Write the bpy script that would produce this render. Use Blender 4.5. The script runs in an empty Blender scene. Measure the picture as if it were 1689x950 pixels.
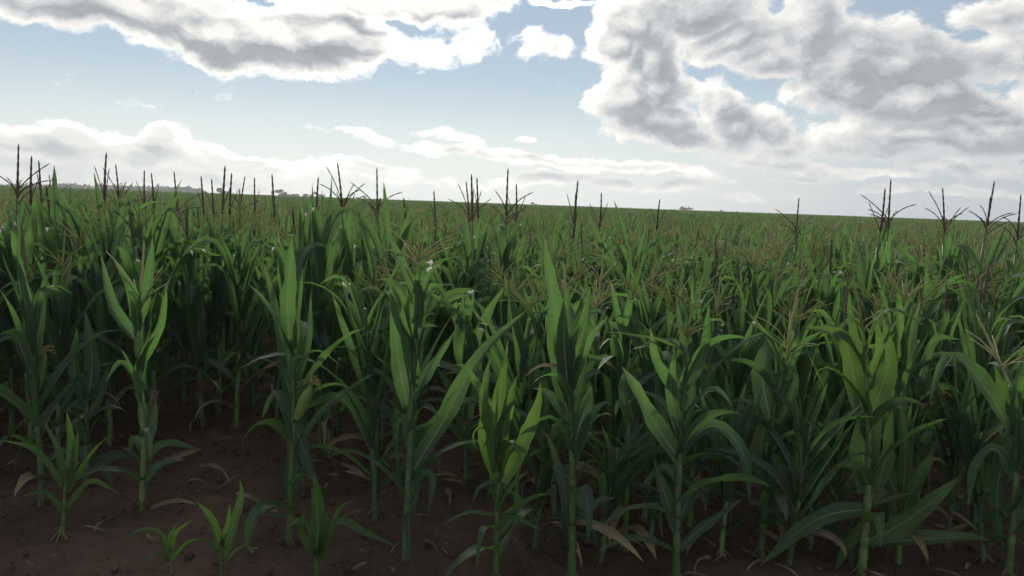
import bpy, math, random
import numpy as np
from mathutils import Vector, Matrix, noise as mnoise

R = math.radians
rng = random.Random(7)
S = bpy.context.scene
COL = S.collection

# ------------------------------------------------------------------ camera
W0, H0, F = 1689.0, 950.0, 1300.0
CAM = Vector((0, 0, 1.45))
PITCH, ROLL = math.atan(139 / F), R(2.06)
ROT = (Matrix.Rotation(math.pi / 2 - PITCH, 3, 'X') @ Matrix.Rotation(ROLL, 3, 'Z'))
cd = bpy.data.cameras.new('camera')
cam = bpy.data.objects.new('camera', cd)
COL.objects.link(cam)
cam.location = CAM
cam.rotation_euler = ROT.to_euler()
cd.sensor_width = 36
cd.lens = F * 36 / W0
cd.clip_start, cd.clip_end = 0.05, 8000
S.camera = cam


def ray(px, py):
    return (ROT @ Vector(((px - W0 / 2) / F, -(py - H0 / 2) / F, -1))).normalized()


def at(px, py, Y):
    d = ray(px, py)
    return CAM + d * (Y / d.y)


def ground_at(px, py):
    d = ray(px, py)
    return CAM + d * (-CAM.z / d.z)


def to_px(p):
    q = ROT.transposed() @ (Vector(p) - CAM)
    return (W0 / 2 + F * q.x / -q.z, H0 / 2 - F * q.y / -q.z)


# ------------------------------------------------------------------ light and sky
S.view_settings.view_transform = 'Standard'
S.view_settings.look = 'None'
S.view_settings.gamma = 1
S.view_settings.exposure = 0.26
S.render.engine = 'CYCLES'
S.cycles.max_bounces = 9
S.cycles.diffuse_bounces = 5
S.cycles.glossy_bounces = 2
S.cycles.transmission_bounces = 6
S.cycles.transparent_max_bounces = 4
S.cycles.use_denoising = True

SUN_EL, SUN_AZ = R(25), R(-12)          # azimuth measured from +Y towards +X
sund = Vector((math.sin(SUN_AZ) * math.cos(SUN_EL), math.cos(SUN_AZ) * math.cos(SUN_EL), math.sin(SUN_EL)))
sl = bpy.data.lights.new('sun', 'SUN')
sl.energy, sl.angle, sl.color = 2.7, R(11), (1.0, 0.93, 0.82)
sun = bpy.data.objects.new('sun', sl)
COL.objects.link(sun)
sun.rotation_euler = (-sund).to_track_quat('-Z', 'Y').to_euler()

world = bpy.data.worlds.new('World')
S.world = world
world.use_nodes = True
SKY_STRENGTH = 0.064


class NG:
    """small helper that writes node graphs"""
    def __init__(self, tree):
        self.t, self.n, self.l = tree, tree.nodes, tree.links

    def put(self, sock, v):
        if hasattr(v, 'is_linked'):
            self.l.new(v, sock)
        elif v is not None:
            if hasattr(sock.default_value, '__len__') and not hasattr(v, '__len__'):
                v = [v] * len(sock.default_value)
            if hasattr(v, '__len__') and len(v) == 3 and len(sock.default_value) == 4:
                v = (*v, 1)
            sock.default_value = v

    def math(self, op, a, b=None, c=None, clamp=False):
        m = self.n.new('ShaderNodeMath')
        m.operation, m.use_clamp = op, clamp
        for s, v in zip(m.inputs, (a, b, c)):
            self.put(s, v)
        return m.outputs[0]

    def vmath(self, op, a, b=None, out=0):
        m = self.n.new('ShaderNodeVectorMath')
        m.operation = op
        self.put(m.inputs[0], a)
        if b is not None:
            self.put(m.inputs[3] if op == 'SCALE' else m.inputs[1], b)
        return m.outputs['Value'] if out else m.outputs[0]

    def noise(self, vec, scale, detail=4, rough=0.5, lac=2.0, dist=0.0, color=False):
        m = self.n.new('ShaderNodeTexNoise')
        self.put(m.inputs['Vector'], vec)
        for k, v in (('Scale', scale), ('Detail', detail), ('Roughness', rough), ('Lacunarity', lac), ('Distortion', dist)):
            m.inputs[k].default_value = v
        return m.outputs['Color'] if color else m.outputs[0]

    def mix(self, f, a, b, mode='MIX'):
        m = self.n.new('ShaderNodeMix')
        m.data_type, m.blend_type = 'RGBA', mode
        self.put(m.inputs[0], f)
        self.put(m.inputs[6], a)
        self.put(m.inputs[7], b)
        return m.outputs[2]

    def step(self, x, a, b, lo=0.0, hi=1.0, smooth=True):
        m = self.n.new('ShaderNodeMapRange')
        m.interpolation_type = 'SMOOTHSTEP' if smooth else 'LINEAR'
        self.put(m.inputs[0], x)
        for i, v in enumerate((a, b, lo, hi)):
            m.inputs[i + 1].default_value = v
        return m.outputs[0]

    def new(self, kind):
        return self.n.new(kind)


# clouds: where each mass of cloud stands in the sky (seen direction of its middle, half-size, tilt, density)
CLOUDS = [
    # grey bank, upper left
    (90, -5, 150, 44, 6, 1), (210, 14, 140, 48, 10, 1.1), (350, 52, 150, 54, 14, 1.15), (470, 72, 140, 54, 8, 1.2),
    (555, 62, 112, 58, 4, 1.12), (715, 10, 120, 34, 0, .95), (680, 92, 110, 40, -6, .56), (775, 70, 64, 46, -35, .58),
    (810, 12, 70, 26, -10, .7), (340, 5, 120, 30, 0, .8), (580, 5, 150, 24, 0, .9), (510, 104, 60, 20, 6, .7),
    (910, 74, 68, 30, -4, .60), (915, 2, 90, 9, -3, .65),
    # towering cumulus
    (1040, 35, 62, 58, 0, 1), (1005, 75, 55, 42, 20, .95), (1075, 95, 75, 70, 0, 1), (1020, 165, 58, 58, 0, 1),
    (1085, 150, 70, 60, 0, .95), (1080, 200, 120, 42, 3, .95), (1190, 170, 44, 50, 0, .9), (1215, 208, 75, 40, 0, .9),
    (1275, 215, 42, 36, 0, .85), (1130, 226, 150, 28, 2, .8),
    # broad bank, right
    (1140, 15, 150, 52, 0, 1), (1210, 65, 95, 46, -12, .9), (1260, 105, 95, 36, 8, .75), (1335, 50, 75, 80, 0, 1),
    (1390, 108, 120, 74, 10, 1.05), (1490, 100, 105, 66, 0, 1.15), (1500, 168, 105, 52, 0, 1.25), (1400, 150, 105, 45, 0, .9),
    (1300, 155, 36, 28, 0, .7), (1550, 120, 55, 50, 20, .85), (1640, 15, 75, 32, 0, .8), (1675, 85, 100, 48, -15, .9),
    (1615, 182, 95, 24, 4, .9), (1500, 230, 150, 32, 0, .85), (1620, 230, 140, 40, 0, .95), (1700, 190, 50, 80, 0, .8),
    (1430, 248, 190, 24, 2, .7),
    # low bright band, left
    (40, 232, 150, 26, 0, .85), (140, 226, 60, 28, 0, .95), (272, 226, 48, 26, 0, .95), (220, 252, 200, 26, 4, .8),
    (390, 266, 190, 24, 5, .8), (90, 280, 230, 40, 0, .7), (330, 296, 260, 26, 0, .6), (600, 284, 220, 22, 2, .65),
    (415, 257, 40, 12, -8, 1.15), (452, 273, 26, 10, 0, 1.1), (620, 276, 60, 14, 0, .8),
    # streaks and small clouds over the horizon
    (590, 217, 110, 13, 4, .50), (745, 226, 80, 11, 5, .48), (860, 258, 300, 14, 2, .72), (1030, 272, 230, 14, 2, .7),
    (900, 292, 120, 20, -8, .75), (1015, 302, 70, 18, 0, .75), (1125, 304, 70, 18, -20, .72), (1290, 250, 60, 20, 0, .7),
    (1340, 274, 240, 14, 3, .62), (1580, 321, 120, 12, 0, .72), (1320, 290, 70, 9, 0, .65), (1460, 318, 46, 9, 0, .7),
    (1220, 318, 120, 14, 0, .5), (870, 228, 40, 8, 0, .5), (1600, 276, 160, 18, 0, .65),
]


def azel(px, py):
    d = ray(px, py)
    return math.atan2(d.x, d.y), math.asin(d.z)


def build_world():
    g = NG(world.node_tree)
    g.n.clear()
    # density of cloud in a direction (azimuth, elevation)
    gt = bpy.data.node_groups.new('cloud_density', 'ShaderNodeTree')
    gt.interface.new_socket('Place', in_out='INPUT', socket_type='NodeSocketVector')
    gt.interface.new_socket('Density', in_out='OUTPUT', socket_type='NodeSocketFloat')
    gt.interface.new_socket('Bulk', in_out='OUTPUT', socket_type='NodeSocketFloat')
    q = NG(gt)
    gi, go = q.new('NodeGroupInput'), q.new('NodeGroupOutput')
    p = gi.outputs[0]
    w1 = q.vmath('SUBTRACT', q.noise(p, 9, 2, .5, color=True), (.5, .5, .5))
    w2 = q.vmath('SUBTRACT', q.noise(p, 34, 3, .55, color=True), (.5, .5, .5))
    warp = q.vmath('ADD', q.vmath('SCALE', w1, .062), q.vmath('SCALE', w2, .030))
    warp = q.vmath('MULTIPLY', warp, (1, .62, 0))
    pw = q.vmath('ADD', p, warp)
    f = None
    for cx, cy, rx, ry, rot, wt in CLOUDS:
        a, e = azel(cx, cy)
        n = q.new('ShaderNodeTexGradient')
        n.gradient_type = 'SPHERICAL'
        tm = n.texture_mapping
        tm.vector_type = 'TEXTURE'
        tm.translation = (a, e, 0)
        tm.rotation = (0, 0, R(-rot) - ROLL)
        tm.scale = (rx * 1.25 / F, ry * 1.25 / F, 1)
        q.l.new(pw, n.inputs[0])
        v = n.outputs[1] if wt == 1 else q.math('MULTIPLY', n.outputs[1], wt)
        f = v if f is None else q.math('SMOOTH_MAX', f, v, .12)
    # the rest of the sky, out of the picture: broken cloud of the same kind
    sep = q.new('ShaderNodeSeparateXYZ')
    q.l.new(p, sep.inputs[0])
    outside = q.math('MAXIMUM', q.step(q.math('ABSOLUTE', sep.outputs[0]), .60, .78), q.step(sep.outputs[1], .27, .36))
    far = q.step(q.noise(q.vmath('MULTIPLY', p, (1, 1.8, 1)), 3.2, 3, .5), .44, .74, 0, .8)
    f = q.math('MAXIMUM', f, q.math('MULTIPLY', far, outside))
    fb = q.noise(q.vmath('MULTIPLY', pw, (1, 1.5, 1)), 24, 7, .58, 2.1)
    d = q.math('MULTIPLY_ADD', f, 1.35, q.math('MULTIPLY_ADD', fb, 1.25, -.95))
    q.l.new(d, go.inputs[0])
    q.l.new(q.math('MULTIPLY_ADD', f, 1.35, -.35), go.inputs[1])

    tc = g.new('ShaderNodeTexCoord')
    sep = g.new('ShaderNodeSeparateXYZ')
    g.l.new(tc.outputs['Generated'], sep.inputs[0])
    az = g.math('ARCTAN2', sep.outputs[0], sep.outputs[1])
    el = g.math('ARCSINE', sep.outputs[2])
    cmb = g.new('ShaderNodeCombineXYZ')
    g.l.new(az, cmb.inputs[0])
    g.l.new(el, cmb.inputs[1])
    p = cmb.outputs[0]
    tosun = g.vmath('NORMALIZE', g.vmath('SUBTRACT', (SUN_AZ, SUN_EL + .06, 0), p))

    def dens(v):
        n = g.new('ShaderNodeGroup')
        n.node_tree = gt
        g.l.new(v, n.inputs[0])
        return n.outputs
    d0, bulk = dens(p)
    d1 = dens(g.vmath('ADD', p, g.vmath('SCALE', tosun, .022)))[0]
    alpha = g.math('MULTIPLY', g.step(d0, -.05, .24), g.math('MULTIPLY', g.step(el, .0, .09, .62, 1), g.step(g.math('ABSOLUTE', az), 3.13, 2.9)))
    thick = g.step(g.math('MULTIPLY_ADD', d0, .65, g.math('MULTIPLY', bulk, .4)), .05, .62)
    relief = g.math('MINIMUM', g.math('MAXIMUM', g.math('MULTIPLY', g.math('SUBTRACT', d0, d1), 1.5), -.13), .9)
    # angle from the sun
    dot = g.vmath('DOT_PRODUCT', tc.outputs['Generated'], tuple(sund), out=1)
    ang = g.math('ARCCOSINE', dot)
    near = g.math('EXPONENT', g.math('MULTIPLY', ang, -4.2))       # glow round the veiled sun
    thin = g.math('SUBTRACT', 1, thick)
    lit = g.math('ADD', g.math('MULTIPLY', thin, g.math('MULTIPLY_ADD', near, 2.1, .26)), .45)
    relief = g.math('MULTIPLY', relief, g.math('MULTIPLY_ADD', thick, -.22, 1.0))
    lit = g.math('ADD', lit, g.math('MULTIPLY', relief, g.math('MULTIPLY_ADD', near, .6, .46)))
    puffs = g.noise(g.vmath('MULTIPLY', p, (1, 1.6, 1)), 15, 6, .6)
    lit = g.math('ADD', lit, g.math('MULTIPLY_ADD', puffs, .36, -.18))
    lit = g.math('ADD', lit, g.step(ang, 1.0, 2.3, 0, .42))       # clouds opposite the sun show their lit side
    lit = g.math('MAXIMUM', lit, .27)
    tint = g.mix(g.step(lit, .3, .95), (.90, .97, 1.05), (1.0, .97, .92))
    tint = g.mix(g.math('MULTIPLY', near, .5, clamp=True), tint, (.99, 1.0, .94))
    cloud = g.vmath('MULTIPLY', tint, lit)
    cloud = g.vmath('SCALE', cloud, .92 / SKY_STRENGTH)
    sky = g.new('ShaderNodeTexSky')
    sky.sky_type = 'NISHITA'
    sky.sun_disc = False
    sky.sun_elevation = SUN_EL
    sky.sun_rotation = SUN_AZ
    sky.altitude = 50
    sky.air_density, sky.dust_density, sky.ozone_density = 1.0, 0.0, 2.0
    # thin milky veil low over the horizon
    veil = g.step(el, .17, .0, 0, .93)
    side = g.step(ang, .88, .42)                               # brighter under the sun's side of the sky
    vcol = g.mix(side, (6.6, 7.3, 8.2), (11.8, 12.4, 11.8))
    base = g.mix(veil, g.mix(.42, sky.outputs[0], (7.9, 8.7, 9.2)), vcol)
    out = g.mix(alpha, base, cloud)
    bg = g.new('ShaderNodeBackground')
    bg.inputs[1].default_value = SKY_STRENGTH
    g.l.new(out, bg.inputs[0])
    wo = g.new('ShaderNodeOutputWorld')
    g.l.new(bg.outputs[0], wo.inputs[0])


build_world()
world.cycles.sampling_method = 'MANUAL'
world.cycles.sample_map_resolution = 1024


# ------------------------------------------------------------------ materials
def material(name):
    m = bpy.data.materials.new(name)
    m.use_nodes = True
    g = NG(m.node_tree)
    g.n.clear()
    out = g.new('ShaderNodeOutputMaterial')
    return m, g, out


def principled(g, color, rough=.6, spec=.5, bump=None, bstr=.3, bdist=.01):
    b = g.new('ShaderNodeBsdfPrincipled')
    g.put(b.inputs['Base Color'], color)
    g.put(b.inputs['Roughness'], rough)
    b.inputs['Specular IOR Level'].default_value = spec
    if bump is not None:
        n = g.new('ShaderNodeBump')
        n.inputs['Strength'].default_value = bstr
        n.inputs['Distance'].default_value = bdist
        g.l.new(bump, n.inputs['Height'])
        g.l.new(n.outputs[0], b.inputs['Normal'])
    return b


def leaf_material(name, dark, light, trans, rib, dryness=.0, rough=.4, tmix=.42):
    m, g, out = material(name)
    uv = g.new('ShaderNodeUVMap').outputs[0]
    sep = g.new('ShaderNodeSeparateXYZ')
    g.l.new(uv, sep.inputs[0])
    u, v = sep.outputs[0], sep.outputs[1]
    oi = g.new('ShaderNodeObjectInfo')
    rnd = oi.outputs['Random']
    off = g.math('MULTIPLY', rnd, 37.0)
    cv = g.new('ShaderNodeCombineXYZ')
    g.l.new(g.math('MULTIPLY', u, 6), cv.inputs[0])
    g.l.new(g.math('MULTIPLY', v, 5), cv.inputs[1])
    g.l.new(off, cv.inputs[2])
    blotch = g.noise(cv.outputs[0], 1.3, 4, .6)
    cs = g.new('ShaderNodeCombineXYZ')
    g.l.new(g.math('MULTIPLY', u, 34), cs.inputs[0])
    g.l.new(g.math('MULTIPLY', v, .9), cs.inputs[1])
    g.l.new(off, cs.inputs[2])
    vein = g.noise(cs.outputs[0], 1.0, 2, .5)
    k = g.math('MULTIPLY_ADD', blotch, .75, g.math('MULTIPLY_ADD', rnd, .7, -.28), clamp=True)
    k = g.math('ADD', k, g.math('MULTIPLY_ADD', vein, .8, -.4), clamp=True)
    col = g.mix(k, dark, light)
    col = g.mix(g.step(g.math('FRACT', g.math('MULTIPLY', rnd, 7.31)), .55, .95, 0, .7), col, tuple(x * y for x, y in zip(dark, (.85, 1.0, 1.35))))
    # midrib, pale, narrowing to the tip
    c = g.math('ABSOLUTE', g.math('SUBTRACT', u, .5))
    wid = g.math('MULTIPLY_ADD', v, -.042, .062)
    ribm = g.math('SUBTRACT', 1, g.math('DIVIDE', c, wid), clamp=True)
    ribm = g.step(ribm, 0, .55, 0, .8)
    col = g.mix(ribm, col, rib)
    # dry, brown tips and edges on some leaves
    dn = g.noise(cv.outputs[0], 2.2, 4, .65)
    dry = g.math('MULTIPLY_ADD', dn, .55, g.math('MULTIPLY_ADD', rnd, .22, g.math('MULTIPLY_ADD', v,   .55, -.92 + dryness)))
    dry = g.math('ADD', dry, g.math('MULTIPLY', g.math('POWER', g.math('MULTIPLY', c, 2), 6), .12))
    dry = g.step(dry, .0, .16)
    col = g.mix(dry, col, (.30, .24, .13))
    tcol = g.mix(g.math('MAXIMUM', dry, ribm), g.mix(k, trans, tuple(min(1, x * 1.45) for x in trans)), (.20, .19, .08))
    b = principled(g, col, g.math('MULTIPLY_ADD', blotch, .2, rough + .03), .55,
                   g.math('ADD', g.math('MULTIPLY_ADD', blotch, 5.0, vein), g.math('MULTIPLY', ribm, 1.2)), .5, .003)
    t = g.new('ShaderNodeBsdfTranslucent')
    g.l.new(tcol, t.inputs[0])
    mx = g.new('ShaderNodeMixShader')
    mx.inputs[0].default_value = tmix
    g.l.new(b.outputs[0], mx.inputs[1])
    g.l.new(t.outputs[0], mx.inputs[2])
    g.l.new(mx.outputs[0], out.inputs[0])
    return m


def simple_material(name, a, b, scale=20, rough=.7, bstr=.4, bdist=.005, spec=.3, detail=5, trans=0.0):
    m, g, out = material(name)
    tc = g.new('ShaderNodeTexCoord').outputs['Object']
    oi = g.new('ShaderNodeObjectInfo').outputs['Random']
    n = g.noise(g.vmath('ADD', tc, g.vmath('SCALE', (1, 1, 1), g.math('MULTIPLY', oi, 9))), scale, detail, .6)
    k = g.step(g.math('ADD', n, g.math('MULTIPLY_ADD', oi, .3, -.15)), .3, .7)
    s = principled(g, g.mix(k, a, b), rough, spec, n, bstr, bdist)
    if trans:
        t = g.new('ShaderNodeBsdfTranslucent')
        g.put(t.inputs[0], b)
        mx = g.new('ShaderNodeMixShader')
        mx.inputs[0].default_value = trans
        g.l.new(s.outputs[0], mx.inputs[1])
        g.l.new(t.outputs[0], mx.inputs[2])
        s = mx
    g.l.new(s.outputs[0], out.inputs[0])
    return m


LEAF = leaf_material('corn_leaf', (.044, .078, .052), (.084, .136, .068), (.108, .235, .050), (.32, .37, .25), tmix=.46)
YOUNG = leaf_material('young_corn_leaf', (.048, .092, .036), (.088, .150, .050), (.125, .250, .036), (.25, .31, .16), -.12)
DRY = leaf_material('dry_corn_leaf', (.13, .095, .055), (.28, .22, .13), (.20, .15, .07), (.40, .33, .20), .25, .6, .2)
STALK = simple_material('corn_stalk', (.065, .115, .042), (.15, .21, .078), 26, .5, .2, .003, .4)
TASSEL_DARK = simple_material('purple_brown_tassel', (.075, .045, .04), (.15, .105, .07), 90, .8, .5, .003)
TASSEL_BEIGE = simple_material('beige_tassel', (.36, .34, .17), (.54, .50, .28), 90, .8, .5, .003, trans=.4)
TASSEL_GREEN = simple_material('yellow_green_tassel', (.26, .28, .10), (.42, .42, .18), 90, .8, .5, .003, trans=.4)
ROOT = simple_material('brace_root', (.085, .055, .04), (.19, .145, .09), 60, .8, .4, .003)
HUSK = simple_material('green_husk', (.08, .15, .03), (.18, .27, .06), 30, .5, .3, .003, .4, trans=.2)
SILK = simple_material('corn_silk', (.42, .34, .10), (.55, .48, .20), 80, .7, .3, .002, trans=.3)
BARK = simple_material('tree_bark', (.05, .04, .03), (.10, .08, .06), 3, .9, .5, .05)
CROWN = simple_material('tree_foliage', (.022, .036, .014), (.05, .075, .028), .6, .8, .0, .05, trans=.15)
BIRD = simple_material('dark_feathers', (.02, .02, .02), (.04, .04, .04), 9, .8, .2, .005)


def soil_material():
    m, g, out = material('red_brown_soil')
    tc = g.new('ShaderNodeTexCoord').outputs['Object']
    a = g.noise(tc, 1.1, 5, .6)
    b = g.noise(tc, 14, 6, .65)
    c = g.noise(tc, 90, 4, .6)
    col = g.mix(g.step(a, .35, .65), (.066, .042, .030), (.108, .068, .050))
    col = g.mix(g.step(b, .4, .72, 0, .75), col, (.062, .042, .031))
    col = g.mix(g.step(c, .56, .74, 0, .5), col, (.20, .145, .11))
    h = g.math('MULTIPLY_ADD', c, .35, b)
    s = principled(g, col, .92, .15, h, .7, .03)
    g.l.new(s.outputs[0], out.inputs[0])
    return m


SOIL = soil_material()


# ------------------------------------------------------------------ mesh helpers
class MB:
    def __init__(self):
        self.v, self.f, self.uv, self.mi, self.n = [], [], [], [], 0

    def add(self, v, f, uv=None, mi=0):
        v = np.asarray(v, float).reshape(-1, 3)
        self.v.append(v)
        self.f += [tuple(i + self.n for i in q) for q in f]
        self.uv.append(np.zeros((len(v), 2)) if uv is None else np.asarray(uv, float))
        self.mi += [mi] * len(f)
        self.n += len(v)

    def add_mb(self, o, M=None, mi=None):
        v = np.concatenate(o.v)
        if M is not None:
            A = np.array(M)
            v = v @ A[:3, :3].T + A[:3, 3]
        self.v.append(v)
        self.uv += o.uv
        self.f += [tuple(i + self.n for i in q) for q in o.f]
        self.mi += o.mi if mi is None else [mi] * len(o.f)
        self.n += len(v)

    def mesh(self, name, mats, smooth=True):
        me = bpy.data.meshes.new(name)
        v = np.concatenate(self.v)
        me.from_pydata(v.tolist(), [], self.f)
        uv = np.concatenate(self.uv)
        li = np.empty(len(me.loops), dtype=np.int32)
        me.loops.foreach_get('vertex_index', li)
        lay = me.uv_layers.new(name='UVMap')
        lay.data.foreach_set('uv', uv[li].astype(np.float32).ravel())
        for m in (mats if isinstance(mats, (list, tuple)) else [mats]):
            me.materials.append(m)
        if len(me.materials) > 1:
            me.polygons.foreach_set('material_index', np.array(self.mi, dtype=np.int32))
        if smooth:
            me.polygons.foreach_set('use_smooth', np.ones(len(me.polygons), dtype=bool))
        me.update()
        return me


def unit(a):
    n = np.linalg.norm(a, axis=-1, keepdims=True)
    return a / np.where(n < 1e-9, 1, n)


def resample(pts, n):
    """Catmull-Rom through pts, n samples evenly along it"""
    P = np.asarray(pts, float)
    if len(P) == 2:
        P = np.array([P[0], (P[0] + P[1]) / 2, P[1]])
    Q = np.vstack([2 * P[0] - P[1], P, 2 * P[-1] - P[-2]])
    out = []
    for i in range(1, len(Q) - 2):
        for t in np.linspace(0, 1, 8, endpoint=False):
            a, b, c, d = Q[i - 1], Q[i], Q[i + 1], Q[i + 2]
            out.append(.5 * (2 * b + (c - a) * t + (2 * a - 5 * b + 4 * c - d) * t * t + (3 * b - a - 3 * c + d) * t ** 3))
    out.append(P[-1])
    out = np.array(out)
    s = np.r_[0, np.cumsum(np.linalg.norm(np.diff(out, axis=0), axis=1))]
    t = np.linspace(0, s[-1], n)
    return np.stack([np.interp(t, s, out[:, k]) for k in range(3)], 1)


def tangents(sp):
    return unit(np.gradient(sp, axis=0))


def rotate(v, axis, ang):
    c, s = np.cos(ang)[:, None], np.sin(ang)[:, None]
    return v * c + np.cross(axis, v) * s + axis * (np.sum(axis * v, 1, keepdims=True)) * (1 - c)


def leaf_blade(sp, side, width, fold=.35, wave=.10, r=rng, across=5):
    """a blade along the spine sp: V-folded at the midrib, rippled edge, narrow at the collar and pointed at the tip"""
    n = len(sp)
    s = np.linspace(0, 1, n)
    T = tangents(sp)
    side = unit(side - T * np.sum(side * T, 1, keepdims=True))
    N = np.cross(T, side)
    w = width * .5 * np.minimum(1, .72 + 1.4 * s) * (1 - s ** 3.0) ** .95
    w = w * (1 + .07 * np.sin(s * r.uniform(14, 24) + r.uniform(0, 6)) * np.sin(s * math.pi))
    w[-1] = width * .012
    ts = np.linspace(-1, 1, across)
    k1, k2, p1, p2 = r.uniform(9, 15), r.uniform(9, 15), r.uniform(0, 6), r.uniform(0, 6)
    V, U = [], []
    for t in ts:
        rag = 1 + (np.array([r.gauss(0, .05) for _ in range(n)]) if abs(t) > .9 else 0)
        ripple = np.sin(s * (k1 if t > 0 else k2) + (p1 if t > 0 else p2)) * wave * np.abs(t) ** 1.5 * np.minimum(1, s * 3)
        lift = (fold * (1.0 + 1.3 * np.exp(-s * 7)) * abs(t) ** 1.3 + ripple)
        V.append(sp + side * (w * rag * t * (1 - .25 * abs(t) * fold))[:, None] + N * (w * lift)[:, None])
        U.append(np.stack([np.full(n, (t + 1) / 2), s], 1))
    V = np.stack(V, 1).reshape(-1, 3)
    U = np.stack(U, 1).reshape(-1, 2)
    F_ = [(i * across + j, i * across + j + 1, (i + 1) * across + j + 1, (i + 1) * across + j)
          for i in range(n - 1) for j in range(across - 1)]
    m = MB()
    m.add(V, F_, U)
    return m


def arc_leaf(base, az, e0, L, droop, width, pw=1.5, bend=None, twist=0., tw0=0., curl=0., fold=.35, wave=.1, n=11, r=rng, across=5):
    s = np.linspace(0, 1, n)
    e = e0 - droop * s ** pw
    if bend:
        e = e - bend[1] / (1 + np.exp(-(s - bend[0]) * 26))
    a = az + curl * s
    d = np.stack([np.cos(a) * np.cos(e), np.sin(a) * np.cos(e), np.sin(e)], 1)
    mid = (d[1:] + d[:-1]) / 2
    sp = np.vstack([[0, 0, 0], np.cumsum(mid * (L / (n - 1)), axis=0)]) + np.asarray(base)
    side = np.stack([-np.sin(a), np.cos(a), np.zeros(n)], 1)
    side = rotate(side, tangents(sp), tw0 + twist * s)
    return leaf_blade(sp, side, width, fold, wave, r, across)


def tube(pts, rad, sides=6, cap=True):
    P = np.asarray(pts, float)
    rad = np.broadcast_to(np.asarray(rad, float), (len(P),))
    T = tangents(P)
    ref = np.array([1., 0, 0]) if abs(T[0][0]) < .8 else np.array([0, 1., 0])
    a = unit(np.cross(T, np.broadcast_to(ref, T.shape)))
    b = np.cross(T, a)
    V = []
    for k in range(sides):
        t = 2 * math.pi * k / sides
        V.append(P + (a * math.cos(t) + b * math.sin(t)) * rad[:, None])
    V = np.stack(V, 1).reshape(-1, 3)
    n = len(P)
    f = [(i * sides + j, i * sides + (j + 1) % sides, (i + 1) * sides + (j + 1) % sides, (i + 1) * sides + j)
         for i in range(n - 1) for j in range(sides)]
    if cap:
        f.append(tuple(range((n - 1) * sides, n * sides)))
    uv = np.stack([np.tile(np.arange(sides) / sides, n), np.repeat(np.linspace(0, 1, n), sides)], 1)
    m = MB()
    m.add(V, f, uv)
    return m


def stalk_mb(path, r0, r1, nodes, sides=8):
    """jointed stalk: swollen at each node, sheath flaring a little above it"""
    P = np.asarray(path, float)
    s = np.r_[0, np.cumsum(np.linalg.norm(np.diff(P, axis=0), axis=1))]
    s /= s[-1]
    t = sorted(set([0., 1.] + [x for nd in nodes for x in (nd - .012, nd, nd + .014, nd + .04) if 0 < x < 1]))
    C = np.stack([np.interp(t, s, P[:, k]) for k in range(3)], 1)
    rad = []
    for x in t:
        r = r0 + (r1 - r0) * x
        for nd in nodes:
            if abs(x - nd) < .004:
                r *= 1.13
            elif 0 < x - nd < .03:
                r *= 1.02
            elif abs(x - nd - .04) < .006:
                r *= 1.10
        rad.append(r)
    return tube(C, rad, sides)


def tassel_mb(base, up, size, kind, r, sides=5, rings=9):
    """central spike and side branches with bumpy spikelets"""
    m = MB()
    base, up = np.asarray(base, float), unit(np.asarray(up, float)[None])[0]

    def bumpy(p, ra, rb, rg):
        q = resample(p, rg)
        ra_ = np.linspace(ra, rb, rg) * (1 + .18 * np.where(np.arange(rg) % 2, 1, -1))
        ra_[-1] = rb * .4
        return tube(q, ra_, sides)
    lean = np.array([r.uniform(-.08, .08), r.uniform(-.08, .08), 0])
    tip = base + up * size + lean * size
    thick = {'spike': .0074, 'open': .0064, 'wide': .0042}[kind] * (size / .27) ** .5
    m.add_mb(tube([base - up * .03, base + up * size * .3], [.0035, .003], sides))
    m.add_mb(bumpy([base + up * size * .28, base + up * size * .65 + lean * size * .4, tip], thick, thick * .55, rings + 4))
    nb = {'spike': r.choice([0, 0, 1, 2]), 'open': r.randint(6, 9), 'wide': r.randint(11, 15)}[kind]
    for i in range(nb):
        h = r.uniform(.12, .36)
        az = i * 2.4 + r.uniform(-.4, .4)
        if kind == 'spike':
            e, L, dr = r.uniform(1.1, 1.35), size * r.uniform(.4, .6), .1
        elif kind == 'open':
            e, L, dr = r.uniform(.6, 1.2), size * r.uniform(.4, .72), r.uniform(.2, 1.0)
        else:
            e, L, dr = r.uniform(.45, 1.15), size * r.uniform(.6, .9), r.uniform(.1, .8)
        p = [base + up * size * h]
        for k in range(3):
            ee = e - dr * (k + .5) / 3
            p.append(p[-1] + np.array([math.cos(az) * math.cos(ee), math.sin(az) * math.cos(ee), math.sin(ee)]) * L / 3)
        m.add_mb(bumpy(p, .0031, .0024, rings))
    return m


def ear_mb(base, az, r, L=.19):
    d = np.array([math.cos(az) * .35, math.sin(az) * .35, .94])
    s = np.linspace(0, 1, 8)
    p = np.asarray(base) + d * (s * L)[:, None]
    rad = .023 * np.sin(np.clip(s * .86 + .10, 0, 1) * math.pi) ** .7 + .003
    husk = tube(p, rad, 8)
    tip = p[-1]
    silk = MB()
    for i in range(26):
        a, e = r.uniform(0, 6.28), r.uniform(.2, 1.4)
        q = [tip - d * .01]
        for k in range(3):
            e2 = e - .7 * k
            q.append(q[-1] + np.array([math.cos(a) * math.cos(e2), math.sin(a) * math.cos(e2), math.sin(e2)]) * .021)
        silk.add_mb(tube(q, .0017, 3))
    return husk, silk


def roots_mb(base, r, n=7, size=.042):
    m = MB()
    b = np.asarray(base, float)
    for i in range(n):
        a = i * 6.28 / n + r.uniform(-.3, .3)
        o = np.array([math.cos(a), math.sin(a), 0])
        L = size * r.uniform(.7, 1.5)
        m.add_mb(tube([b + [0, 0, r.uniform(.03, .07)], b + o * L * .55 + [0, 0, .022], b + o * L + [0, 0, -.012]], [.0040, .0034, .0024], 4))
    return m


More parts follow.
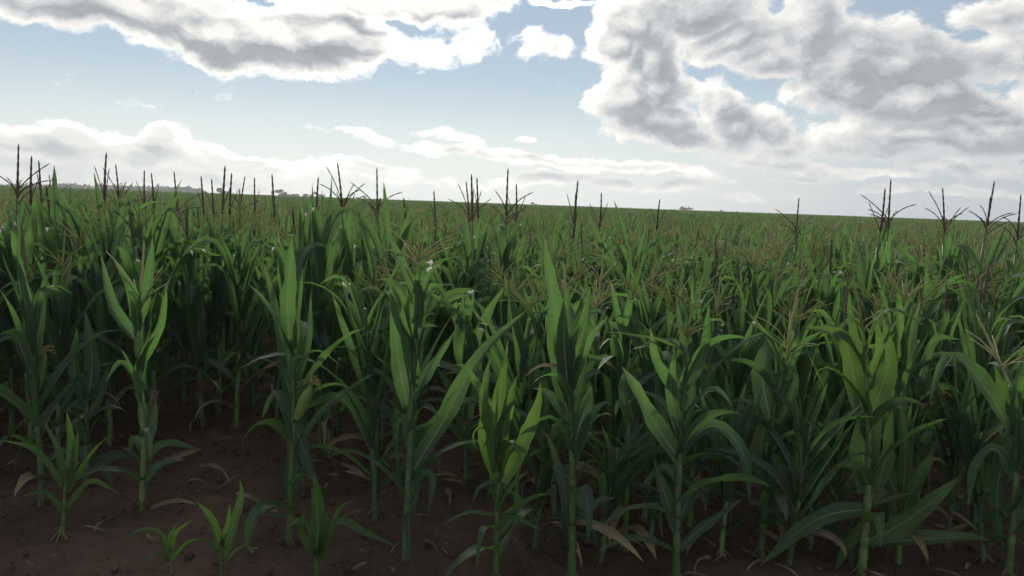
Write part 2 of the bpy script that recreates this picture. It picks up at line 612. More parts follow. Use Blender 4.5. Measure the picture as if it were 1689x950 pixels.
# ------------------------------------------------------------------ scene helpers
def empty(name, loc, label=None, cat=None, group=None):
    o = bpy.data.objects.new(name, None)
    COL.objects.link(o)
    o.location = loc
    o.empty_display_size = .1
    tag(o, label, cat, group)
    return o


def tag(o, label=None, cat=None, group=None, kind=None):
    for k, v in (('label', label), ('category', cat), ('group', group), ('kind', kind)):
        if v:
            o[k] = v
    return o


def part(name, me, parent=None):
    o = bpy.data.objects.new(name, me)
    COL.objects.link(o)
    if parent:
        o.parent = parent
    return o


def copy_tree(root):
    c = root.copy()
    COL.objects.link(c)
    for ch in KIDS[root.name]:
        d = ch.copy()
        COL.objects.link(d)
        d.parent = c
        for gch in KIDS.get(ch.name, ()):
            e = gch.copy()
            COL.objects.link(e)
            e.parent = d
    return c


KIDS = {}


# ------------------------------------------------------------------ ground
def build_ground():
    xs = np.concatenate([-np.geomspace(5, 890, 26)[::-1], np.arange(-4.96, 4.97, .045), np.geomspace(5, 890, 26)])
    ys = np.concatenate([-np.geomspace(.5, 38, 10)[::-1], np.arange(-.4, 1.6, .25), np.arange(1.7, 6.6, .04),
                         np.arange(6.7, 12, .2), np.geomspace(12.5, 1090, 26)])
    X, Y = np.meshgrid(xs, ys)
    Z = np.zeros_like(X)
    near = (np.abs(X) < 5) & (Y > 1.5) & (Y < 6.6)
    for i, j in zip(*np.nonzero(near)):
        x, y = X[i, j], Y[i, j]
        row = math.cos((y - 3.1) / .52 * 2 * math.pi) * .016
        v = mnoise.fractal((x * 2.2, y * 2.2, 0), .9, 2.1, 5) * .022
        c = max(0, mnoise.noise((x * 9, y * 9, 4))) * .030 + mnoise.noise((x * 22, y * 22, 9)) * .007
        Z[i, j] = row * .8 + v + c - .014
    nx = len(xs)
    f = [(i * nx + j, i * nx + j + 1, (i + 1) * nx + j + 1, (i + 1) * nx + j) for i in range(len(ys) - 1) for j in range(nx - 1)]
    m = MB()
    m.add(np.stack([X, Y, Z], -1).reshape(-1, 3), f)
    tag(part('ground', m.mesh('ground', SOIL)), 'bare red brown soil of the corn field', kind='structure')


build_ground()


def clod_mesh(r):
    t = (1 + 5 ** .5) / 2
    v = np.array([(-1, t, 0), (1, t, 0), (-1, -t, 0), (1, -t, 0), (0, -1, t), (0, 1, t), (0, -1, -t), (0, 1, -t), (t, 0, -1), (t, 0, 1), (-t, 0, -1), (-t, 0, 1)]) / 1.9
    f = [(0, 11, 5), (0, 5, 1), (0, 1, 7), (0, 7, 10), (0, 10, 11), (1, 5, 9), (5, 11, 4), (11, 10, 2), (10, 7, 6), (7, 1, 8),
         (3, 9, 4), (3, 4, 2), (3, 2, 6), (3, 6, 8), (3, 8, 9), (4, 9, 5), (2, 4, 11), (6, 2, 10), (8, 6, 7), (9, 8, 1)]
    v = v * np.array([[r.uniform(.7, 1.25) for _ in range(3)] for _ in range(12)])
    return v, f


def build_clods():
    r = random.Random(3)
    m = MB()
    for _ in range(2600):
        y = r.uniform(2.2, 5.6)
        x = r.uniform(-.72, .72) * y
        s = .006 + .016 * r.random() ** 3
        v, f = clod_mesh(r)
        v = v * [s, s * r.uniform(.7, 1.2), s * .7] + [x, y, r.uniform(-.004, .012)]
        m.add(v, f)
    tag(part('soil_crumbs', m.mesh('soil_crumbs', SOIL)), 'loose soil crumbs strewn over the field edge', kind='stuff')
    m = MB()
    for _ in range(320):
        y = r.uniform(2.4, 6.2)
        x = r.uniform(-.72, .72) * y
        L = r.uniform(.03, .13)
        a = r.uniform(0, 6.28)
        m.add_mb(arc_leaf((x, y, r.uniform(.012, .03)), a, r.uniform(-.1, .5), L, r.uniform(.2, 1.1), r.uniform(.006, .02), tw0=r.uniform(-1, 1),
                          twist=r.uniform(-2, 2), n=6, r=r, across=3))
    tag(part('leaf_litter', m.mesh('leaf_litter', DRY)), 'scraps of dry leaf scattered on the soil', kind='stuff')


build_clods()


# ------------------------------------------------------------------ corn plants
def recipe(r, H=1.0, n=11, kind='open', tmat=None, ear=False, lod=0, clear=False):
    """meshes of one plant standing at the origin: list of (name, MB, material, sub-part list)"""
    out = []
    bx, by = r.uniform(-.05, .05), r.uniform(-.05, .05)
    path = [(bx * (t ** 2) + math.sin(t * 9) * .006, by * (t ** 2), H * t - .02 * (1 - t)) for t in np.linspace(0, 1, 10)]
    hs = [.12 + (.66 if clear else .78) * (i / (n - 1)) ** .92 for i in range(n)]
    out.append(('stalk', stalk_mb(path, .0155, .007, hs, 4 if lod else 8), STALK, []))
    plane = r.uniform(0, 6.28)
    P = np.array(path)
    segs, acr = ((11, 5), (6, 3), (4, 3))[lod]
    for i, h in enumerate(hs):
        c = np.array([np.interp(h, np.linspace(0, 1, 10), P[:, k]) for k in range(3)])
        az = plane + math.pi * i + r.gauss(0, .35)
        c = c + np.array([math.cos(az), math.sin(az), 0]) * .008
        b = max(0, math.sin(min(1, (h + .12)) * 3.0)) ** .8
        L = H * ((.16 if kind else .26) + (.40 if clear else .46) * b) * r.uniform(.85, 1.15)
        Wd = (.036 + .034 * b) * r.uniform(.8, 1.2)
        mode = r.random()
        bend = None
        if h < .3:
            e0, dr = r.uniform(.55, 1.0), r.uniform(.9, 2.0)
            L *= .68
            Wd *= .8
            if mode < .6:
                bend = (r.uniform(.35, .6), r.uniform(.6, 1.2))
        elif mode < .56:
            e0, dr = r.uniform(1.25, 1.52), r.uniform(.03, .42)
        elif mode < .70:
            e0, dr = r.uniform(1.05, 1.35), r.uniform(1.0, 2.1)
        else:
            e0, dr = r.uniform(1.15, 1.45), r.uniform(.05, .35)
            bend = (r.uniform(.5, .86), r.uniform(1.1, 2.1))
        lm = arc_leaf(c, az, e0, L, dr, Wd, r.uniform(1.3, 2.4), bend, r.uniform(-1.5, 1.5), r.uniform(-.3, .3), r.uniform(-.5, .5),
                      r.uniform(.2, .55), r.uniform(.06, .22), segs, r, acr)
        out.append(('leaf', lm, DRY if (h < .22 and r.random() < .55) else LEAF, []))
    if kind:
        out.append(('tassel', tassel_mb(P[-1], P[-1] - P[-2], r.uniform(.25, .33) + (.05 if clear else 0), kind, r, 3 if lod else 5, 5 if lod else 9),
                    tmat or r.choice([TASSEL_DARK, TASSEL_BEIGE]), []))
    if ear:
        i = n // 2
        az = plane + math.pi * i + .2
        c = np.array([np.interp(hs[i], np.linspace(0, 1, 10), P[:, k]) for k in range(3)]) + np.array([math.cos(az), math.sin(az), 0]) * .018
        husk, silk = ear_mb(c, az, r)
        out.append(('ear', husk, HUSK, [('silk', silk, SILK)]))
    if not lod:
        out.append(('brace_roots', roots_mb((0, 0, 0), r), ROOT, []))
    return out


def link_plant(rc, loc, label, group=None, rz=0, sc=1, name='corn_plant', cat='corn plant'):
    root = empty(name, loc, label, cat, group)
    root.rotation_euler.z = rz
    root.scale = (sc, sc, sc)
    KIDS[root.name] = []
    for nm, mb, mat, subs in rc:
        p = part(nm, mb.mesh(nm, mat), root)
        KIDS[root.name].append(p)
        KIDS[p.name] = [part(n2, m2.mesh(n2, t2), p) for n2, m2, t2 in subs]
    return root


# ---- the plants of the front edge, each one shaped after its own stalk and leaves
FRONT = []


def front_plant(label, base, stalk, leaves, tassel=None, ear=None, r0=.017, r1=.009, extra=None, mat=None, roots=True, Y=None, seed=1, name='corn_plant', cat='corn plant', group=None, span=(.40, .98)):
    """base: where the stalk meets the soil; stalk: points up the stalk; leaves: (points with their depth offsets, width, turn)"""
    r = random.Random(seed)
    g0 = ground_at(*base)
    Y = g0.y if Y is None else Y
    FRONT.append((g0.x, g0.y))
    root = empty(name, (g0.x, g0.y, 0), label, cat, group)
    KIDS[root.name] = []
    o = np.array((g0.x, g0.y, 0))
    mat = mat or LEAF

    def P(px, py, dy=0.):
        return np.array(at(px, py, Y + dy)) - o
    path = [np.array((0, 0, -.02))] + [P(x, y) for x, y in stalk]
    path = resample(path, 12)
    ln = np.linalg.norm(path[-1] - path[0])
    nn = max(3, int(ln / .105))
    nodes = [(.06 + .9 * (i / (nn - 1))) for i in range(nn)]
    part('stalk', stalk_mb(path, r0 * .88, r1 * .88, nodes).mesh('stalk', STALK), root)
    scale = (Y + .02) / F
    for lf in leaves:
        pts, w = lf[0], lf[1]
        turn = lf[2] if len(lf) > 2 else r.uniform(-.5, .5)
        m2 = lf[3] if len(lf) > 3 else mat
        k = len(pts)
        dys = [p[2] if len(p) > 2 else 0 for p in pts]
        if not any(dys):
            a = r.uniform(-.12, .10)
            dys = [a * (i / (k - 1)) for i in range(k)]
        sp = resample([P(p[0], p[1], d) for p, d in zip(pts, dys)], 14)
        T = tangents(sp)
        view = unit(sp + o - np.array(CAM))
        side = unit(np.cross(T, view))
        side = rotate(side, T, np.full(14, turn) + r.uniform(-.5, .5) * np.linspace(0, 1, 14))
        part('leaf', leaf_blade(sp, side, w * scale * .78, r.uniform(.2, .5), r.uniform(.14, .34), r).mesh('leaf', m2), root)
    NX = 7 if extra is None else extra + 2 if extra else 0
    LOW = 0 if extra == 0 else 4
    for i in range(NX):
        h = span[0] + (span[1] - span[0]) * (i + .5) / NX
        c = np.array([np.interp(h, np.linspace(0, 1, 12), path[:, k]) for k in range(3)])
        az = seed * 1.3 + math.pi * i + r.gauss(0, .4)
        up = r.random() < .55
        part('leaf', arc_leaf(c, az, r.uniform(1.05, 1.4), ln * r.uniform(.26, .42), r.uniform(.1, .6) if up else r.uniform(1.2, 2.2), r.uniform(.038, .06),
                              1.6, (r.uniform(.5, .8), 1.6) if r.random() < .3 else None, r.uniform(-1.5, 1.5), 0, r.uniform(-.4, .4), r=r).mesh('leaf', mat), root)
    for i in range(LOW):
        h = .14 + .28 * (i + r.random() * .6) / LOW
        c = np.array([np.interp(h, np.linspace(0, 1, 12), path[:, k]) for k in range(3)])
        az = seed * 1.3 + 1.2 + math.pi * i + r.gauss(0, .6)
        part('leaf', arc_leaf(c, az, r.uniform(.5, 1.1), max(.3, ln * r.uniform(.30, .45)), r.uniform(1.0, 1.9), r.uniform(.045, .07),
                              1.3, (r.uniform(.4, .7), .8) if r.random() < .4 else None, r.uniform(-1.2, 1.2), r.uniform(-.4, .4), r.uniform(-.5, .5),
                              r.uniform(.2, .5), r.uniform(.1, .3), r=r).mesh('leaf', mat if r.random() < .93 else DRY), root)
    if tassel:
        kind, size, tm = tassel[:3]
        up = (P(*tassel[3]) - path[-1]) if len(tassel) > 3 else path[-1] - path[-2]
        if len(tassel) > 3:
            size = float(np.linalg.norm(up))
        part('tassel', tassel_mb(path[-1], up, size, kind, r).mesh('tassel', tm), root)
    if ear:
        b, az, L = ear
        husk, silk = ear_mb(P(*b) + np.array((0, -.02, 0)), az, r, L)
        e = part('ear', husk.mesh('ear', HUSK), root)
        part('silk', silk.mesh('silk', SILK), e)
    if roots:
        part('brace_roots', roots_mb((0, 0, 0), r, 8, .04).mesh('brace_roots', ROOT), root)
    return root


FG = 'corn plants along the near edge of the field'
YG = 'young corn plants on the bare soil'

front_plant('young corn plant with arching leaves at the far left of the bare soil', (103, 893), [(105, 850), (108, 800), (110, 755)], [
    ([(110, 790), (116, 730), (110, 678)], 22, .2), ([(107, 800), (96, 745), (71, 691)], 17, .3),
    ([(106, 800), (60, 742), (3, 726)], 18, -.5), ([(110, 810), (150, 745), (182, 717)], 14, .6),
    ([(106, 845), (75, 812), (38, 818)], 14, .4), ([(108, 840), (150, 795), (198, 816)], 17, -.5), ([(108, 800), (122, 760), (128, 710)], 18, .1)],
    mat=YOUNG, r0=.009, r1=.005, seed=11, extra=0, group=YG, name='young_corn_plant')
front_plant('tiny corn seedling with thin drooping leaves, leftmost at the bottom edge', (283, 938), [(282, 922), (281, 905)], [
    ([(280, 926), (265, 882), (239, 873), (201, 891)], 12, .5), ([(281, 912), (288, 880), (316, 857)], 13, .3),
    ([(283, 922), (306, 896), (328, 889)], 9, .6), ([(280, 926), (258, 912), (235, 930)], 9, .5), ([(282, 910), (279, 885), (290, 866)], 9, .2)],
    mat=YOUNG, r0=.006, r1=.003, seed=12, roots=False, extra=0, group=YG, name='young_corn_plant')
front_plant('small corn plant with two upright leaves in a V at the bottom edge', (365, 952), [(365, 930), (365, 900)], [
    ([(364, 905), (350, 860), (322, 826)], 22, .2), ([(367, 908), (387, 858), (398, 817), (396, 790)], 24, -.2),
    ([(363, 912), (342, 892), (326, 887)], 11, .5), ([(368, 928), (390, 906), (414, 894)], 8, .5), ([(365, 900), (376, 862), (379, 832)], 13, .1),
    ([(366, 925), (382, 890), (392, 868)], 12, .7)],
    mat=YOUNG, r0=.009, r1=.005, seed=13, roots=False, extra=0, group=YG, name='young_corn_plant')
front_plant('young corn plant with one tall upright leaf and a leaf sprawling right', (521, 968), [(522, 940), (522, 910)], [
    ([(522, 915), (524, 850), (518, 780)], 40, .1), ([(519, 915), (499, 872), (504, 840)], 22, -.4), ([(527, 920), (547, 865), (562, 836), (588, 822)], 19, .6),
    ([(526, 905), (555, 862), (598, 878), (652, 901)], 27, -.6), ([(517, 890), (499, 858), (468, 874)], 17, .5), ([(524, 915), (536, 870), (540, 845)], 22, .5)],
    mat=YOUNG, r0=.012, r1=.007, seed=14, roots=False, extra=0, group=YG, name='young_corn_plant')
front_plant('short corn plant with a broad upright leaf behind the leftmost young plant', (141, 803), [(143, 720), (143, 655)], [
    ([(145, 660), (152, 595), (141, 512)], 36, .1), ([(142, 655), (122, 610), (127, 540)], 26, -.3), ([(143, 690), (165, 650), (180, 600)], 20, .4),
    ([(142, 730), (120, 700), (100, 705)], 18, .4)], extra=3, seed=15, group=FG, r0=.013)
front_plant('corn plant on the left with open leaves above bare stalk and dry root', (234, 834), [(237, 740), (231, 640), (228, 540)], [
    ([(228, 545), (214, 475), (188, 429)], 26, .2), ([(230, 530), (246, 460), (252, 392)], 27, -.1), ([(224, 560), (186, 505), (166, 422)], 28, .2),
    ([(237, 740), (252, 700), (258, 664)], 24, .1), ([(234, 765), (216, 746), (200, 738)], 13, .7), ([(236, 800), (262, 768), (304, 757)], 19, -.4),
    ([(230, 600), (262, 540), (275, 470)], 24, .4), ([(232, 640), (200, 600), (175, 630)], 22, .5)], ('open', .2, TASSEL_BEIGE, (240, 400)), extra=4, seed=16, group=FG)
front_plant('corn plant left of centre with a pale silk tuft and one broad upright leaf', (477, 897), [(480, 800), (485, 690), (481, 560)], [
    ([(479, 575), (474, 500), (481, 388)], 40, .05), ([(486, 655), (530, 590), (575, 551), (599, 543)], 17, .7), ([(484, 750), (522, 685), (577, 640), (618, 615)], 20, .6),
    ([(482, 690), (500, 740), (522, 806)], 34, .3), ([(482, 700), (455, 650), (432, 690)], 24, .3), ([(484, 640), (506, 570), (513, 480)], 20, .9),
    ([(480, 820), (500, 770), (508, 730)], 20, .2), ([(479, 850), (450, 850), (428, 838), (414, 815)], 12, .6), ([(481, 600), (490, 520), (499, 440)], 18, .8),
    ([(480, 620), (462, 550), (452, 500), (436, 512)], 18, .6)], ear=((492, 690), .4, .16), extra=3, seed=17, group=FG)
front_plant('tall corn plant just left of centre with a wide beige tassel and bare lower stalk', (668, 925), [(672, 840), (677, 730), (681, 620), (690, 455)], [
    ([(672, 668), (656, 590), (648, 500), (634, 477)], 38, .1), ([(675, 690), (655, 705), (658, 802)], 15, .5), ([(682, 775), (734, 690), (791, 588), (868, 512)], 44, -.35),
    ([(688, 640), (716, 596), (750, 545)], 26, .3), ([(690, 500), (705, 455), (732, 430)], 15, .4), ([(688, 490), (662, 430), (640, 385)], 20, .2),
    ([(684, 705), (716, 690), (762, 622)], 13, .6), ([(678, 795), (704, 778), (715, 792), (706, 850)], 20, .2), ([(675, 850), (690, 800), (698, 755)], 18, .2),
    ([(685, 620), (668, 540), (672, 470)], 30, .2), ([(688, 560), (700, 500), (718, 470), (738, 500)], 24, -.3), ([(686, 580), (655, 520), (640, 440)], 22, -.5),
    ([(690, 540), (690, 480), (668, 440)], 22, .3)],
    ('wide', .30, TASSEL_BEIGE, (694, 345)), r0=.0185, seed=18, group=FG)
front_plant('fan shaped corn plant at centre with five upright bright leaves and no tassel', (818, 962), [(819, 880), (823, 780), (826, 700)], [
    ([(818, 788), (797, 722), (801, 670), (768, 607), (744, 603)], 33, .2), ([(817, 780), (811, 710), (820, 628)], 28, .2), ([(825, 760), (836, 680), (854, 618)], 30, -.2),
    ([(828, 795), (863, 729), (887, 666), (891, 630)], 38, .15), ([(823, 720), (826, 640), (838, 560)], 26, .1), ([(819, 852), (852, 853), (894, 875)], 16, .6),
    ([(822, 852), (874, 822), (909, 813)], 13, .5), ([(817, 850), (770, 846), (722, 871)], 11, .6), ([(818, 795), (792, 804), (779, 828)], 11, .4),
    ([(820, 740), (800, 660), (808, 590)], 30, -.5)], mat=YOUNG, r0=.014, r1=.010, seed=19, group=FG)
front_plant('corn plant right of centre with a thin upright beige tassel between tall leaves', (943, 962), [(944, 850), (943, 730), (940, 640), (936, 555)], [
    ([(941, 868), (922, 777), (904, 722), (893, 714)], 25, .1), ([(950, 745), (976, 688), (998, 665), (1008, 668)], 34, -.3), ([(947, 735), (963, 680), (976, 636)], 42, .4),
    ([(947, 862), (984, 828), (1014, 820)], 22, .5), ([(936, 630), (915, 510), (896, 388)], 42, .1), ([(941, 620), (966, 530), (974, 472)], 34, -.1),
    ([(940, 660), (930, 560), (938, 470)], 40, .2), ([(937, 680), (917, 600), (905, 520)], 32, -.2), ([(940, 640), (972, 560), (1003, 522)], 22, .4),
    ([(935, 605), (892, 603), (866, 621)], 8, .4, DRY), ([(944, 800), (975, 860), (985, 900)], 24, .5), ([(941, 700), (905, 650), (880, 640)], 26, .6)],
    ('spike', .2, TASSEL_BEIGE, (931, 432)), r0=.0185, seed=20, group=FG)
front_plant('corn plant with a yellow green tassel and a pale leaf bent flat below it', (1115, 966), [(1117, 850), (1122, 730), (1128, 640), (1130, 572)], [
    ([(1122, 715), (1107, 650), (1112, 572)], 30, .1), ([(1127, 712), (1142, 650), (1136, 590)], 26, -.1), ([(1124, 748), (1150, 716), (1176, 702), (1204, 716), (1228, 755), (1238, 832)], 33, -.5),
    ([(1121, 760), (1075, 690), (1042, 630), (1025, 604)], 44, .2), ([(1118, 880), (1093, 805), (1078, 758)], 34, .3), ([(1119, 905), (1160, 868), (1224, 822)], 26, .4),
    ([(1131, 585), (1105, 561), (1065, 570), (1038, 578)], 18, .9), ([(1129, 578), (1085, 561), (1040, 552), (992, 547)], 9, .5, YOUNG),
    ([(1126, 660), (1085, 600), (1072, 540)], 28, .3), ([(1128, 640), (1160, 580), (1170, 500)], 28, .3), ([(1120, 800), (1095, 770), (1060, 800)], 22, .4)],
    ('open', .2, TASSEL_GREEN, (1142, 496)), r0=.0175, seed=21, group=FG)
front_plant('corn plant with a reddish tassel standing over one broad dark leaf', (1254, 915), [(1262, 830), (1268, 740), (1280, 660), (1296, 600)], [
    ([(1270, 690), (1258, 620), (1270, 552)], 54, .05), ([(1268, 690), (1256, 730), (1262, 800)], 30, .3), ([(1285, 700), (1309, 640), (1306, 580)], 28, -.2),
    ([(1268, 728), (1310, 712), (1345, 709)], 14, .7), ([(1266, 755), (1220, 765), (1170, 805), (1132, 829)], 23, -.5), ([(1292, 605), (1262, 552), (1215, 575), (1168, 620), (1150, 660)], 11, .6),
    ([(1266, 740), (1290, 780), (1300, 850)], 26, .3), ([(1264, 800), (1245, 760), (1250, 700)], 26, .2), ([(1262, 850), (1290, 830), (1312, 860)], 18, .4),
    ([(1290, 630), (1320, 570), (1360, 545)], 18, .5)],
    ('open', .2, TASSEL_BEIGE, (1308, 484)), r0=.0185, seed=22, group=FG)
front_plant('corn plant with one slim leaf leaning right, beside the broad bright leaved plant', (1338, 905), [(1336, 860), (1337, 800), (1342, 740)], [
    ([(1335, 835), (1345, 745), (1370, 690), (1400, 626)], 40, .1), ([(1335, 820), (1322, 760), (1330, 700)], 28, -.2), ([(1337, 860), (1310, 820), (1290, 850)], 22, .4)],
    extra=3, seed=23, group=FG, r0=.015)
front_plant('corn plant at right with two very broad bright leaves and a bare forked tassel', (1420, 948), [(1428, 870), (1432, 790), (1432, 700), (1426, 565)], [
    ([(1431, 812), (1424, 740), (1446, 660), (1466, 600), (1457, 525)], 60, .05), ([(1430, 700), (1412, 640), (1394, 568), (1366, 545), (1326, 542)], 48, -.1),
    ([(1434, 835), (1462, 750), (1470, 655)], 34, .4), ([(1428, 840), (1370, 848), (1320, 875), (1254, 932)], 40, .4), ([(1428, 898), (1518, 890), (1599, 886), (1634, 892)], 42, -.5),
    ([(1430, 892), (1480, 868), (1525, 836), (1584, 786)], 44, .4), ([(1432, 832), (1480, 818), (1510, 812)], 12, .5), ([(1430, 640), (1450, 590), (1446, 540)], 30, .2),
    ([(1430, 860), (1400, 900), (1375, 945)], 26, .4), ([(1428, 600), (1405, 540), (1400, 480)], 22, .3)],
    ('open', .22, TASSEL_GREEN, (1414, 466)), r0=.021, mat=YOUNG, seed=24, group=FG)
front_plant('corn plant at the right border with a nodding tassel and dark hanging leaves', (1662, 952), [(1670, 870), (1675, 760), (1672, 680), (1667, 636)], [
    ([(1670, 715), (1620, 632), (1572, 586), (1550, 618), (1533, 664)], 42, .4), ([(1671, 722), (1646, 800), (1648, 905)], 38, .4), ([(1672, 695), (1654, 645), (1640, 600)], 24, .1, YOUNG),
    ([(1674, 760), (1700, 700), (1720, 640)], 34, .3), ([(1670, 860), (1700, 800), (1730, 790)], 30, .3), ([(1674, 790), (1640, 740), (1610, 770), (1596, 840)], 30, .4),
    ([(1670, 680), (1690, 630), (1720, 612)], 20, .5)],
    ('open', .2, TASSEL_BEIGE, (1612, 518)), r0=.0185, seed=25, group=FG)
front_plant('corn plant with a short bright leaf lifted to the right and a dull ear', (1512, 872), [(1512, 780), (1510, 690), (1510, 600)], [
    ([(1513, 740), (1545, 700), (1594, 683)], 23, .4, YOUNG), ([(1511, 690), (1500, 630), (1512, 560)], 32, .1), ([(1511, 760), (1490, 700), (1496, 640)], 26, .3),
    ([(1510, 640), (1540, 560), (1585, 560)], 26, .4)], extra=4, seed=26, group=FG, ear=((1530, 690), .2, .14))
front_plant('slim corn plant half hidden between the silk tufted and the wide tasselled plants', (1030, 908), [(1033, 840), (1036, 740), (1038, 660)], [
    ([(1036, 760), (1042, 735), (1050, 745), (1052, 812)], 19, .2), ([(1036, 745), (1068, 716), (1092, 704)], 20, .5), ([(1035, 780), (1005, 740), (985, 800)], 20, .4),
    ([(1037, 700), (1028, 640), (1040, 590)], 26, .2)], extra=4, seed=27, group=FG, r0=.013)['label'] = 'slim dark corn plant half hidden just right of the thin beige tassel'
front_plant('corn plant beside the bare gap with a long leaf folded down to the left', (770, 792), [(768, 700), (770, 600), (772, 520)], [
    ([(770, 690), (782, 575), (740, 505), (697, 478)], 30, .4), ([(770, 640), (755, 560), (765, 480)], 30, .2), ([(771, 600), (800, 520), (835, 470)], 28, .3),
    ([(769, 720), (740, 640), (715, 600)], 26, .3)], extra=5, seed=28, group=FG, r0=.015)
front_plant('corn plant with a yellow topped tassel and an arching leaf near the right border', (1500, 800), [(1503, 700), (1505, 600), (1522, 520)], [
    ([(1506, 620), (1499, 550), (1506, 478)], 32, .1), ([(1522, 530), (1560, 468), (1594, 451)], 24, .5), ([(1522, 520), (1555, 488), (1594, 474)], 9, .4),
    ([(1512, 570), (1530, 500), (1528, 440)], 28, .2)], ('open', .2, TASSEL_GREEN, (1535, 430)), extra=4, seed=29, group=FG)

# ---- shapes for the rows behind
KINDS = ['open', 'spike', 'open', None, 'wide', 'wide', 'open', None, 'wide', 'open', 'spike', 'wide', None, 'spike', 'open', 'open']
RECIPES = []
for i, k in enumerate(KINDS):
    RECIPES.append(recipe(random.Random(100 + i), 1.0 * (.96 + .08 * (i % 3) / 2), 14 + i % 3, k,
                          TASSEL_DARK if k == 'spike' else [TASSEL_GREEN, TASSEL_BEIGE, TASSEL_GREEN, TASSEL_BEIGE][i % 4], ear=(i % 4 == 1)))
SKYLINE = {'open': [], 'spike': []}
for i, k in enumerate(['open', 'spike', 'open', 'spike', 'open']):
    SKYLINE[k].append(len(RECIPES))
    RECIPES.append(recipe(random.Random(150 + i), 1.0, 12, k, TASSEL_DARK, clear=True))  # skyline tassels: their backlit darkness is put into the tassel colour
PROTO = {}
COUNT = [0]


def place(idx, x, y, rz, sc, label, group, tilt=(0, 0)):
    if idx not in PROTO:
        PROTO[idx] = o = link_plant(RECIPES[idx], (x, y, 0), label, group)
    else:
        o = copy_tree(PROTO[idx])
    o.location = (x, y, 0)
    o.rotation_euler = (tilt[0], tilt[1], rz)
    o.scale = (min(max(sc, .8), 1.12), min(max(sc, .8), 1.12), sc)
    o['group'] = group
    if label:
        o['label'] = label
    COUNT[0] += 1
    return o


# plants whose tassel or top leaf breaks the skyline: top seen at (px, py), standing Y metres away
SKY = [
    (30, 237, 4.6, 'open', 'corn plant whose branched tassel is the highest, at the left border'),
    (52, 257, 5.2, 'spike', 'corn plant with a plain spike tassel just right of the highest tassel'),
    (64, 264, 5.7, 'spike', 'corn plant with the shorter of two close spike tassels at the left'),
    (89, 272, 4.7, None, 'corn plant ending in a single leaf tip over the dark woodland, left'),
    (155, 284, 4.7, None, 'corn plant ending in a leaf tip just left of a dark tall spike'),
    (175, 251, 5.2, 'spike', 'corn plant with a tall dark spike tassel over the dark woodland'),
    (191, 270, 5.7, 'open', 'corn plant with a small branched tassel right of the tall dark spike'),
    (238, 280, 6.2, 'spike', 'corn plant with the left one of a close pair of small spikes'),
    (250, 285, 6.7, 'spike', 'corn plant with the right one of a close pair of small spikes'),
    (287, 282, 5.7, 'open', 'corn plant with a fine branched tassel before a dark hillock'),
    (301, 294, 4.7, None, 'corn plant with a broad blade tip in front of a dark hillock'),
    (332, 290, 6.2, 'spike', 'corn plant with a slim spike leaning left beside the hillock'),
    (349, 295, 6.7, 'spike', 'corn plant with a slim spike leaning right beside the hillock'),
    (371, 273, 5.2, 'spike', 'corn plant with the thickest upright spike before the lone tree'),
    (382, 285, 5.7, 'spike', 'corn plant with a thinner spike touching the thickest one'),
    (404, 290, 6.7, 'open', 'corn plant with a loose tassel right of the thickest spike'),
    (420, 292, 7.2, 'spike', 'corn plant with a lone thin spike leaning right, before the far trees'),
    (449, 287, 5.7, 'spike', 'corn plant with a heavy dark spike leaning left, before the far trees'),
    (515, 300, 4.7, None, 'corn plant ending in a narrow leaf tip right of the far trees'),
    (525, 292, 5.7, 'spike', 'corn plant with a spike between two upright leaf tips'),
    (547, 290, 4.6, None, 'corn plant with the tallest upright leaf, before a branched tassel'),
    (557, 268, 5.2, 'open', 'corn plant with a branched tassel over the tallest upright leaf'),
    (622, 276, 5.2, 'open', 'corn plant with a branched tassel above a leaf pointing right'),
    (633, 300, 4.6, None, 'corn plant with a dark leaf pointing up right of a branched tassel'),
    (716, 314, 6.7, 'spike', 'corn plant with a small lone spike left of the middle tassels'),
    (769, 298, 5.7, 'open', 'corn plant with the leftmost of the bunched tassels in the middle'),
    (778, 287, 5.2, 'spike', 'corn plant with the tallest spike of the bunched tassels in the middle'),
    (787, 292, 6.2, 'spike', 'corn plant with the thinnest spike of the bunched tassels in the middle'),
    (838, 277, 5.0, 'open', 'corn plant with a large forked tassel leaning right in the middle'),
    (852, 303, 6.2, 'spike', 'corn plant with a short thick spike right of the large forked tassel'),
    (953, 297, 5.7, 'spike', 'corn plant with a lone thick spike right of the middle of the skyline'),
    (992, 317, 6.7, 'spike', 'corn plant with a short spike right of the lone thick one'),
    (1013, 330, 5.2, None, 'corn plant with a bright leaf tip touching the horizon'),
    (1088, 328, 7.2, 'spike', 'corn plant with a tiny spike left of the far bushes'),
    (1318, 325, 6.2, 'open', 'corn plant with a small forked tassel alone on the right skyline'),
    (1460, 310, 5.7, 'spike', 'corn plant with a spike leaning on the tallest tassel at right'),
    (1470, 295, 5.2, 'open', 'corn plant with the tallest tassel on the right, branches spread wide'),
    (1555, 309, 5.4, 'open', 'corn plant with the middle one of three wide tassels at right'),
    (1640, 298, 5.2, 'open', 'corn plant with a wide tassel and tall spike near the right border'),
    (1684, 320, 5.2, 'open', 'corn plant with a spreading tassel cut by the right border'),
]
TAKEN = []
BY_KIND = {}
for i, k in enumerate(KINDS):
    BY_KIND.setdefault(k, []).append(i)


def top_of(rc):
    return max(float(np.concatenate(mb.v)[:, 2].max()) for _, mb, _, _ in rc)


def tip_of(rc):
    best = None
    for _, mb, _, _ in rc:
        v = np.concatenate(mb.v)
        p = v[v[:, 2].argmax()]
        if best is None or p[2] > best[2]:
            best = p
    return best


